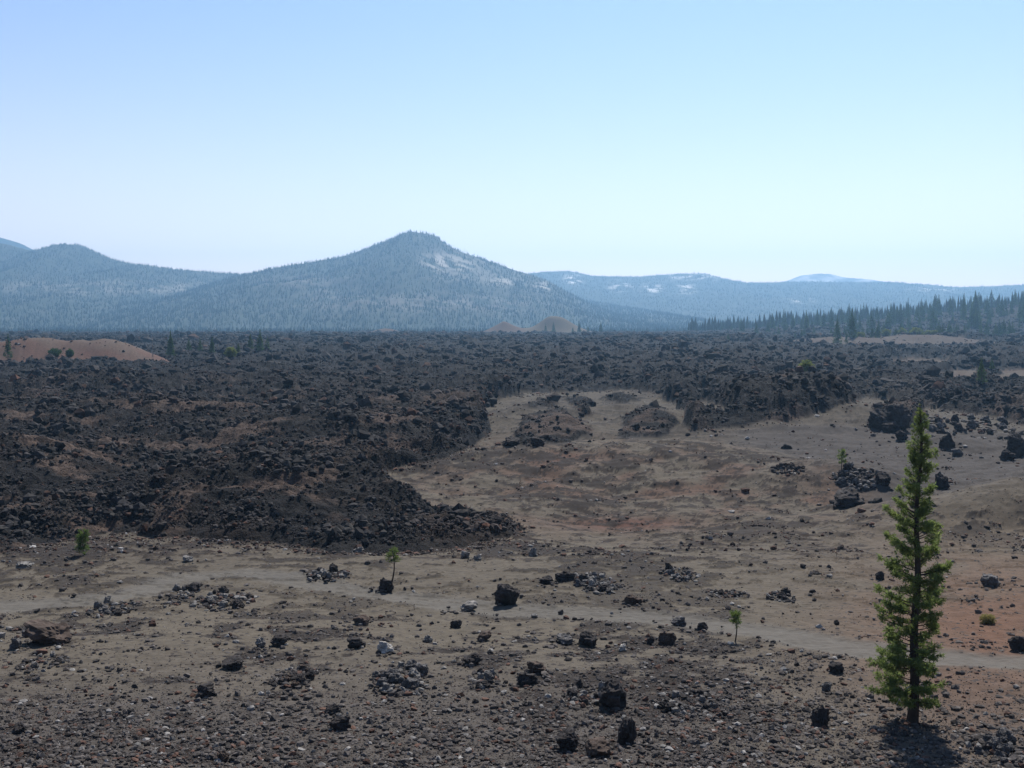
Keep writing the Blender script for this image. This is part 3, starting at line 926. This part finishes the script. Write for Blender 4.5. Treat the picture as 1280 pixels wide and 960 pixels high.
CLUSTERS = [  # px, py, width, height, rock px, count, tones, label
    (745, 732, 46, 24, 12, 16, ('grey', 'dark', 'pale'), 'rock in the pale heap beyond the path', 'heap of rocks beyond the path'),
    (852, 721, 36, 16, 10, 12, ('pale', 'grey', 'dark'), 'rock in the small white speckled heap beyond the path', 'small speckled heap beyond the path'),
    (502, 852, 66, 34, 15, 20, ('pale', 'grey', 'grey'), 'rock in the pale grey heap in the foreground', 'pale heap in the foreground'),
    (366, 848, 46, 26, 13, 12, ('dark', 'brown'), 'rock in the dark brown clump in the left foreground', 'dark clump in the left foreground'),
    (282, 752, 66, 22, 11, 18, ('dark', 'dark', 'pale'), 'rock in the long dark clump below the path on the left', 'long clump below the path'),
    (142, 762, 54, 18, 9, 14, ('pale', 'dark', 'grey'), 'stone in the pale speckled strip below the path on the left', 'pale strip below the path'),
    (228, 748, 24, 20, 9, 7, ('pale', 'grey'), 'stone in the little white clump beside the path on the left', 'little white clump by the path'),
    (410, 720, 48, 14, 10, 12, ('dark', 'pale', 'grey'), 'stone in the clump on the far side of the path left of the sapling', 'clump left of the sapling'),
    (605, 852, 34, 24, 10, 10, ('pale', 'grey', 'dark'), 'pebble in the pale cluster in the centre foreground', 'pale pebbles in the centre foreground'),
    (870, 882, 90, 30, 12, 22, ('dark', 'dark', 'pale'), 'rock in the wide dark scatter right of the largest boulder', 'wide scatter right of the boulder'),
    (975, 748, 32, 11, 9, 9, ('grey', 'dark'), 'stone in the grey patch at the foot of the mound', 'grey patch at the foot of the mound'),
    (1250, 940, 60, 34, 16, 16, ('grey', 'grey', 'dark'), 'rock in the grey heap in the lower right corner', 'grey heap in the lower right corner'),
    (1070, 598, 56, 22, 10, 18, ('dark', 'grey', 'dark'), 'stone in the dark patch on top of the right hand mound', 'stone patch on the mound'),
    (985, 587, 36, 12, 8, 10, ('dark', 'brown'), 'stone in the left dark patch on the right hand mound', 'left stone patch on the mound'),
    (735, 872, 50, 26, 10, 12, ('dark', 'pale', 'dark'), 'rock in the ring of rubble about the largest black boulder', 'rubble ring about the largest boulder'),
    (1215, 535, 110, 22, 11, 26, ('dark', 'dark', 'grey'), 'block in the loose spread of lava on grey sand right of the pine top', 'loose blocks right of the pine top'),
    (55, 830, 50, 18, 9, 10, ('pale', 'grey', 'dark'), 'stone in the pale scatter under the broad brown mound', 'pale scatter under the brown mound'),
    (910, 745, 50, 8, 8, 9, ('pale', 'dark'), 'stone in the white flecked row right of the speckled heap', 'white flecked row beyond the path'),
]
for cx, cy, w, h, rp, cnt, tones, lab, grp in CLUSTERS:
    rr = np.sqrt(rng.random(cnt)); aa = rng.random(cnt) * 6.283
    qx = cx + rr * np.cos(aa) * w / 2; qy = cy + rr * np.sin(aa) * h / 2
    for p, q in zip(hit(qx, qy), rr):
        s = p[1] / FOC
        ww = rp * random.uniform(.55, 1.3) * s
        put_boulder('rock', p, ww, ww * random.uniform(.55, .9), random.choice(tones), lab, grp)


# broken stones lying about the boulders and through the heaps
ax_, ay_, as_ = [], [], []
for (bx, by, w, h, tone, lab), p in zip(BOULDERS, hp):
    if p[1] > 260: continue
    m = int(rng.integers(4, 16)); ww = w / FOC * p[1]
    ax_.append(p[0] + rng.normal(0, ww * .8, m)); ay_.append(p[1] + ww * .2 + rng.normal(0, ww * 1.1, m)); as_.append(ww * rng.uniform(.04, .16, m))
for cx, cy, w, h, rp, cnt, tones, lab, grp in CLUSTERS:
    m = cnt * 9
    rr = np.sqrt(rng.random(m)) * 1.15; aa = rng.random(m) * 6.283
    p = hit([cx, cx, cx], [cy, cy - h / 2, cy + h / 2])
    ww = w / FOC * p[0, 1]; dd = max(abs(p[1, 1] - p[2, 1]), ww * .3)
    ax_.append(p[0, 0] + rr * np.cos(aa) * ww / 2); ay_.append(p[0, 1] + rr * np.sin(aa) * dd / 2); as_.append(rp / FOC * p[0, 1] * rng.uniform(.12, .42, m))
ax_, ay_, as_ = np.concatenate(ax_), np.concatenate(ay_), np.concatenate(as_)
stones('rubble', ax_, ay_, as_, stone_cols(len(ax_), (0.045, 0.04, 0.038), .2, .1, .6), 'broken stones and chips lying round the boulders and through the heaps', 'rubble')

# ------------------------------------------------------------------ trees
def tube(points, radii, sides=6):
    """returns V,F (quads) for a tapered tube through points"""
    P = np.asarray(points, float); R = np.asarray(radii, float)
    V, F = [], []
    for i in range(len(P)):
        t = P[min(i + 1, len(P) - 1)] - P[max(i - 1, 0)]
        t /= np.linalg.norm(t) + 1e-9
        a = np.cross(t, (0, 1, 0.3)); a /= np.linalg.norm(a) + 1e-9
        b = np.cross(t, a)
        for k in range(sides):
            th = k * 2 * math.pi / sides
            V.append(P[i] + R[i] * (math.cos(th) * a + math.sin(th) * b))
    for i in range(len(P) - 1):
        for k in range(sides):
            F.append((i * sides + k, i * sides + (k + 1) % sides, (i + 1) * sides + (k + 1) % sides, (i + 1) * sides + k))
    return np.array(V), np.array(F)


def join(parts):
    V, F, o = [], [], 0
    for v, f in parts:
        V.append(v); F.append(f + o); o += len(v)
    return np.concatenate(V), np.concatenate(F)


def tuft_mesh(centres, dirs, r, needles, length, width):
    """needle sprays: each needle a thin tapering quad, pointing mostly along its twig"""
    n = len(centres)
    C = np.repeat(centres, needles, 0); D = np.repeat(dirs, needles, 0)
    d = D * 0.55 + r.normal(0, .62, C.shape)
    d /= np.linalg.norm(d, axis=1)[:, None]
    side = np.cross(d, r.normal(size=C.shape)); side /= np.linalg.norm(side, axis=1)[:, None] + 1e-9
    L = (length * r.uniform(.6, 1.2, len(C)))[:, None]
    W = (width * r.uniform(.7, 1.3, len(C)))[:, None]
    st = C + r.normal(0, length * .22, C.shape)
    V = np.stack([st, st + d * L * .5 + side * W, st + d * L, st + d * L * .5 - side * W], 1).reshape(-1, 3)
    F = np.arange(len(V)).reshape(-1, 4)
    return V, F


def const_col(V, col):
    return np.tile(np.asarray(col, float), (len(V), 1))


# the tall pine on the right
def build_pine(loc, H, lean, label):
    r = np.random.default_rng(61)
    root = empty('pine_tree', loc)
    tag(root, label, 'tree')
    zs = np.linspace(-.2, H, 14)
    def axis(z): return np.array([lean * (z / H) + .06 * math.sin(z * 1.3), .05 * math.sin(z * .9 + 1), z])
    tp = tube([axis(z) for z in zs], [0.21 * (1 - .93 * (max(z, 0) / H)) ** .9 + (.05 if z < 0 else 0) for z in zs], 10)
    parts = [tp]
    # half width of the crown at each height (share of H), left and right differ a little
    hk = [0.06, .10, .15, .25, .35, .45, .56, .66, .76, .84, .915, .96, .98, 1.0]
    hw = [1.1, 1.75, 1.7, 1.35, 1.25, 1.12, 1.0, .78, .56, .42, .30, .16, .09, .03]
    cents, dirs = [], []
    z = H * .06
    while z < H * .985:
        nb = 5
        a0 = r.random() * 6.28
        for b in range(nb):
            a = a0 + b * 6.283 / nb + r.normal(0, .25)
            zz = z + r.normal(0, .2)
            if r.random() < (.22 if math.sin(a) < -.3 else .02): continue
            ln = np.interp(zz / H, hk, hw) * r.uniform(.5, 1.15)
            if r.random() < .10: ln *= 1.2
            if zz < H * .33 and math.cos(a) > 0: ln *= .62
            up = np.interp(zz / H, [.1, .35, .7, 1], [-.18, .05, .35, .9])
            s = axis(zz); pts = []
            for t in np.linspace(0, 1, 6):
                pts.append(s + np.array([math.cos(a) * ln * t, math.sin(a) * ln * t, ln * (up * t + .28 * t * t)]))
            pts = np.array(pts)
            parts.append(tube(pts, np.linspace(.032, .008, 6) * (1.1 - .4 * zz / H), 4))
            # side twigs carrying the tufts
            nt = max(6, int(ln * 13))
            for q in range(nt):
                t = r.uniform(.28, 1.0) ** .8
                base = s + np.array([math.cos(a) * ln * t, math.sin(a) * ln * t, ln * (up * t + .28 * t * t)])
                sd_ = (1 if q % 2 else -1) * r.uniform(.3, 1.1)
                dv = np.array([math.cos(a + sd_), math.sin(a + sd_), r.uniform(-.35, .9)])
                dv /= np.linalg.norm(dv)
                l2 = r.uniform(.05, .42) * (1.15 - .55 * t) * min(1, ln)
                e = base + dv * l2
                cents.append(e); dirs.append(dv)
                if l2 > .14: cents.append(base + dv * l2 * .5); dirs.append(dv)
            cents.append(pts[-1]); dirs.append((pts[-1] - pts[-2]) / np.linalg.norm(pts[-1] - pts[-2]))
        z += r.uniform(.16, .27) * (1 if z < H * .8 else .7)
    for q in range(5):
        cents.append(axis(H * (1 - .012 * q))); dirs.append(np.array([r.normal(0, .3), r.normal(0, .3), 1]))
    V, F = join(parts)
    link_mesh('trunk', V, F, M_bark, const_col(V, (0.055, 0.042, 0.034)), True, root)
    cents = np.array(cents)
    V, F = tuft_mesh(cents, np.array(dirs), r, 13, .155, .018)
    sh = np.clip((1.12 - cents[:, 2] / H) / .3, .5, 1.0)     # shorter needles on the young leader
    V = (cents[:, None] + (V.reshape(len(cents), -1, 3) - cents[:, None]) * sh[:, None, None]).reshape(-1, 3)
    link_mesh('crown', V, F, M_needle, None, False, root)
    # bleached dead limbs low on the trunk
    for a, zz, ln in ((2.7, 1.55, .95), (.25, 1.25, .5)):
        s = axis(zz)
        pts = [s + np.array([math.cos(a) * ln * t, -math.sin(abs(a)) * ln * t * .6 - .1 * t, -.75 * ln * t * t]) for t in np.linspace(0, 1, 6)]
        V, F = tube(pts, np.linspace(.035, .012, 6), 5)
        o = link_mesh('dead_branch', V, F, M_snag, const_col(V, (0.42, 0.40, 0.37)), True, root)
        o['label'] = 'bleached leafless lower branch'
    return root


tp = hit([1141], [905])[0]
build_pine(tuple(tp), 398 / FOC * tp[1], 10 / FOC * tp[1], 'tall narrow green pine standing alone at the right with a dark shadow at its foot')


# saplings
def build_sapling(px, py, hpx, wpx, label, bare=0.35, seed=1, name='pine_sapling', tufts=26, mat=None):
    r = np.random.default_rng(seed)
    p = hit([px], [py])[0]
    H = hpx / FOC * p[1]; W = wpx / FOC * p[1] / 2
    root = empty(name, tuple(p)); tag(root, label, 'sapling')
    bend = r.uniform(-.12, .12) * H
    ax = lambda t: np.array([bend * math.sin(t * 3.0) * .8, 0, H * t])
    parts = [tube([ax(t) for t in np.linspace(-.03, .95, 7)], np.linspace(.035, .012, 7) * (H / 1.6 + .3), 6)]
    C, D = [], []
    for q in range(tufts):
        t = r.uniform(bare, .95)
        a = r.random() * 6.28
        ln = W * r.uniform(.4, 1.0) * (1.1 - .55 * (t - bare) / (1 - bare))
        s = ax(t); e = s + np.array([math.cos(a) * ln, math.sin(a) * ln, ln * r.uniform(.2, .8)])
        parts.append(tube([s, (s + e) / 2 - np.array([0, 0, .03]), e], [.012, .009, .005], 4))
        for f in (.55, .8, 1):
            C.append(s + (e - s) * f); D.append((e - s) / np.linalg.norm(e - s))
    V, F = join(parts)
    link_mesh('stem', V, F, M_bark, const_col(V, (0.06, 0.045, 0.035)), True, root)
    V, F = tuft_mesh(np.array(C), np.array(D), r, 15, .16 * (.6 + p[1] / 160), .014 * (.6 + p[1] / 120))
    link_mesh('crown', V, F, mat or M_sapling, None, False, root)
    return root


build_sapling(106, 694, 32, 19, 'bushy bright green seedling on the sand at the left below the lava', .08, 3, tufts=60)
build_sapling(489, 732, 46, 22, 'thin sapling with a green top knot behind a black boulder by the path', .45, 4, tufts=22)
build_sapling(919, 803, 36, 20, 'spindly little green topped sapling on the near side of the path', .5, 5, tufts=22)
build_sapling(1052, 588, 24, 14, 'small green seedling among stones on top of the right hand mound', .2, 6, tufts=26)


def build_shrub(px, py, wpx, hpx, label, seed, Y=None, mat=None, group=None):
    r = np.random.default_rng(seed)
    if Y is None: p = hit([px], [py])[0]
    else:
        x = (px - 640) / FOC * Y; p = np.array([x, Y, float(height(np.array([x]), np.array([Y]))[0])])
    s = p[1] / FOC
    W, H = wpx * s / 2, hpx * s
    n = 160
    d = r.normal(size=(n, 3)); d /= np.linalg.norm(d, axis=1)[:, None]
    q = d * (r.random((n, 1)) ** .4)
    C = q * np.array([W, W, H / 2]) * (1 + .25 * r.normal(size=(n, 1)) * .5) + np.array([0, 0, H * .48])
    root = empty('shrub', tuple(p)); tag(root, label, 'shrub', group)
    V, F = tuft_mesh(C, d, r, 10, max(W, H) * .30, max(W, H) * .05)
    link_mesh('foliage', V, F, mat or M_pale_leaf, None, False, root)
    tb = [tube([np.array([0, 0, -.1]), C[i] * .5, C[i]], [W * .03, W * .02, W * .012], 4) for i in range(7)]
    V, F = join(tb)
    link_mesh('stem', V, F, M_bark, const_col(V, (0.08, 0.06, 0.045)), True, root)
    return root


build_shrub(1235, 779, 17, 10, 'small yellowish tuft on the reddish ground right of the pine', 71, mat=leaf_material('dry_tuft', (0.22, 0.19, 0.07), (0.30, 0.26, 0.11), 0.4, 2.0))
build_shrub(1008, 464, 15, 12, 'rounded yellow green shrub alone among the dark lava', 72)
build_shrub(289, 446, 12, 10, 'bright yellow shrub on the lava between two small dark conifers on the left', 73)
build_shrub(68, 446, 14, 8, 'low dark shrub on the face of the red cinder hill', 74, mat=M_dark_needle)
build_shrub(87, 446, 7, 8, 'small upright shrub on the face of the red cinder hill', 75, mat=M_dark_needle)


# far conifers: prototypes with a trunk and a ragged crown, 1 m tall, copied and scaled
def conifer_proto(seed, width, bare, mat, sparse=1.0):
    r = np.random.default_rng(seed)
    root = empty('conifer', (0, 0, 0))
    V, F = tube([np.array([0, 0, z]) for z in (-.04, .4, .98)], [.016, .011, .003], 5)
    link_mesh('trunk', V, F, M_bark, const_col(V, (0.07, 0.055, 0.045)), True, root)
    C, D = [], []
    z = bare
    while z < 1.0:
        u = (z - bare) / (1 - bare)
        R = width * (1 - u) ** 1.05 * r.uniform(.7, 1.2) + .004
        for b in range(int(9 * sparse) + 1):
            a = r.random() * 6.28
            rr = R * r.uniform(.35, 1.0)
            C.append((math.cos(a) * rr, math.sin(a) * rr, z - .25 * rr + r.normal(0, .008))); D.append((math.cos(a), math.sin(a), -.2))
        z += .032
    C, D = np.array(C), np.array(D)
    V, F = tuft_mesh(C, D, r, 5, .055, .013)
    sh = np.clip((1.06 - C[:, 2]) / .5, .35, 1.1)            # shorter sprays towards the tip
    Q = V.reshape(len(C), -1, 3); Q = C[:, None] + (Q - C[:, None]) * sh[:, None, None]
    V = Q.reshape(-1, 3)
    link_mesh('crown', V, F, mat, None, False, root)
    return root


M_mid_needle = leaf_material('green_conifer_needle', (0.05, 0.08, 0.025), (0.08, 0.12, 0.035), 0.35, 0.15)
PROTO = [conifer_proto(81, .17, .06, M_dark_needle), conifer_proto(82, .14, .1, M_dark_needle), conifer_proto(83, .20, .05, M_dark_needle),
         conifer_proto(84, .12, .15, M_dark_needle, .7), conifer_proto(85, .18, .08, M_mid_needle), conifer_proto(86, .13, .2, M_mid_needle, .6)]
_used = set()


def put_conifer(k, loc, H, fat, label, group=None):
    if k in _used: o = copy_tree(PROTO[k])
    else: o = PROTO[k]; _used.add(k)
    o.location = (loc[0], loc[1], loc[2] - .02 * H)
    o.scale = (H * fat, H * fat, H)
    o.rotation_euler = (0, 0, random.uniform(0, 6.28))
    tag(o, label, 'tree')
    if group: o['group'] = group
    elif 'group' in o: del o['group']
    return o


LONE = [  # px, py(foot), height px, proto, fatness, label, depth (None = sight line)
    (10, 452, 34, 3, 1.1, 'thin dark pine on the red cinder hill at the left edge', None),
    (95, 424, 16, 1, 1.2, 'small dark conifer on the crest of the red cinder hill', 500),
    (213, 447, 32, 1, 1.1, 'slim dark conifer just right of the red cinder hill', None),
    (236, 440, 18, 5, 1.4, 'pale yellow green conifer right of the slim dark one on the left', None),
    (250, 442, 18, 3, 1.3, 'thin dark conifer right of the pale yellow green one', None),
    (265, 443, 20, 0, 1.2, 'bushy dark conifer, middle one of the row on the left lava', None),
    (298, 445, 17, 2, 1.0, 'short dark conifer beside the bright yellow shrub', None),
    (313, 440, 19, 4, 1.3, 'light green conifer next to the tallest dark one on the left lava', None),
    (325, 442, 28, 1, 1.2, 'tallest dark conifer at the right end of the row on the left lava', None),
    (334, 440, 20, 5, 1.2, 'pale thin conifer at the right end of the row on the left lava', None),
    (692, 412, 13, 1, 1.3, 'small dark conifer at the left foot of the tan cinder hill', 1640),
    (682, 411, 11, 3, 1.3, 'tiny dark conifer between the two far cinder hills', 1650),
    (716, 412, 10, 0, 1.2, 'small conifer on the right slope of the tan cinder hill', 1690),
    (724, 412, 16, 1, 1.2, 'taller dark conifer on the right slope of the tan cinder hill', 1650),
    (735, 412, 10, 2, 1.2, 'small bushy conifer at the right foot of the tan cinder hill', 1650),
    (751, 413, 13, 1, 1.2, 'lone dark conifer right of the tan cinder hill', 1650),
    (1047, 425, 38, 2, .8, 'dense dark conifer in front of the tan ridge on the right', 850),
    (1065, 421, 37, 0, .95, 'dark conifer on the tan ridge right of the dense dark one', 880),
    (1058, 425, 20, 3, .8, 'thin bare conifer between two dark ones on the tan ridge', 850),
    (1090, 421, 16, 3, 1.2, 'thin green conifer on the tan ridge', 880),
    (1097, 419, 17, 4, 1.4, 'yellow green conifer on the tan ridge', 880),
    (1227, 479, 32, 4, 1.1, 'green conifer among sand patches in the lava at the right', None),
    (910, 421, 12, 0, 1.4, 'small dark conifer on the lava in front of the forest edge', 900),
    (1240, 462, 14, 4, 1.4, 'short green conifer beyond the sand patches at the right', None),
    (1120, 414, 12, 5, 1.8, 'small pale conifer at the right end of the tan ridge', 930),
    (1175, 412, 13, 4, 1.6, 'round green conifer at the foot of the right forest edge', 960),
]
for px_, py_, hpx, k, fat, lab, Yd in LONE:
    if Yd is None: p = hit([px_], [py_])[0]
    else:
        x_ = (px_ - 640) / FOC * Yd
        p = (x_, Yd, float(height(np.array([x_]), np.array([float(Yd)]))[0]))
    put_conifer(k, p, hpx / FOC * p[1], fat, lab)

# the standing dead tree on the left lava
p = hit([191], [448])[0]
root = empty('dead_tree', tuple(p)); tag(root, 'bare grey dead tree right of the red cinder hill', 'tree')
V, F = join([tube([np.array([0, 0, z]) for z in (-.3, 5, 10)], [.22, .15, .05], 6)] +
            [tube([np.array([0, 0, z]), np.array([math.cos(a) * 1.0, math.sin(a) * 1.0, z + .5])], [.05, .02], 4) for z, a in ((4, .3), (5, 3.4), (6.2, 1.0), (7, 2.8), (8, 5.9), (8.6, 3.0))])
link_mesh('trunk', V, F, M_snag, const_col(V, (0.22, 0.2, 0.18)), True, root)

# the forest edge on the right: single trees, farther rows behind
BANDS = [(1000, 1250, .22, .47, 60, (9, 17), 'hazy conifer in the front row of the forest edge on the right'),
         (1250, 1500, .17, .50, 95, (16, 26), 'hazy conifer in the middle rows of the forest edge on the right'),
         (1500, 1850, .17, .50, 110, (18, 30), 'bluish conifer in the back rows of the forest on the right')]
for y0, y1, t0, t1, cnt, (h0, h1), lab in BANDS:
    for i in range(int(cnt * 1.25)):
        Y_ = random.uniform(y0, y1); t = t0 + (t1 - t0) * random.random() ** .62
        X_ = t * Y_
        z_ = float(height(np.array([X_]), np.array([Y_]))[0])
        if gnoise(np.array([X_ / 45]), np.array([Y_ / 60]), 711)[0] < -.22: continue
        H = random.uniform(h0 * .6, h1 * 1.1) * (0.62 + .38 * min(1, (t - .15) / .2))
        put_conifer(random.choice((0, 1, 1, 2, 3, 4, 4, 5)), (X_, Y_, z_), H, random.uniform(.75, 1.35), lab, 'conifers along the forest edge on the right')
n = 2600
Y_ = rng.uniform(1750, 2500, n); X_ = rng.uniform(.16, .60, n) * Y_
z_ = height(X_, Y_); h = rng.uniform(14, 28, n)
tree_cloud('forest', X_, Y_, z_ - .5, h, h * .15, fcol(n), 'deeper part of the wood behind the forest edge on the right')

# shrubs in front of the forest edge
SH = [(1108, 412, 9, 7, 950), (1128, 411, 10, 8, 960), (1146, 411, 13, 9, 960), (1160, 411, 9, 7, 965), (1186, 410, 11, 8, 980), (1200, 411, 12, 7, 980), (1076, 418, 8, 7, 900), (1168, 413, 8, 6, 960)]
for i, (a, b, w, h, Yd) in enumerate(SH):
    build_shrub(a, b, w, h, 'pale yellow green shrub on the tan ridge before the right hand forest', 300 + i, Yd, None, 'shrubs on the tan ridge at the right')

# ------------------------------------------------------------------ haze
mh = bpy.data.materials.new('haze_air'); mh.use_nodes = True
N, L = mh.node_tree.nodes, mh.node_tree.links
N.remove(N['Principled BSDF'])
pvn = N.new('ShaderNodeVolumePrincipled')
pvn.inputs['Color'].default_value = (0.35, 0.65, 1.0, 1)
pvn.inputs['Density'].default_value = HAZE_DENSITY
pvn.inputs['Anisotropy'].default_value = 0.5
out = [q for q in N if q.type == 'OUTPUT_MATERIAL'][0]
L.new(pvn.outputs[0], out.inputs['Volume'])
bx = [(-9500, 9500), (-3000, 9700), (-6.8, 640)]
Vb = [(x_, y_, z_) for x_ in bx[0] for y_ in bx[1] for z_ in bx[2]]
Fb = [(0, 1, 3, 2), (4, 6, 7, 5), (0, 4, 5, 1), (2, 3, 7, 6), (0, 2, 6, 4), (1, 5, 7, 3)]
hz = link_mesh('haze', Vb, Fb, mh)
tag(hz, 'thin bluish summer haze lying over the whole landscape', 'haze', kind='stuff')
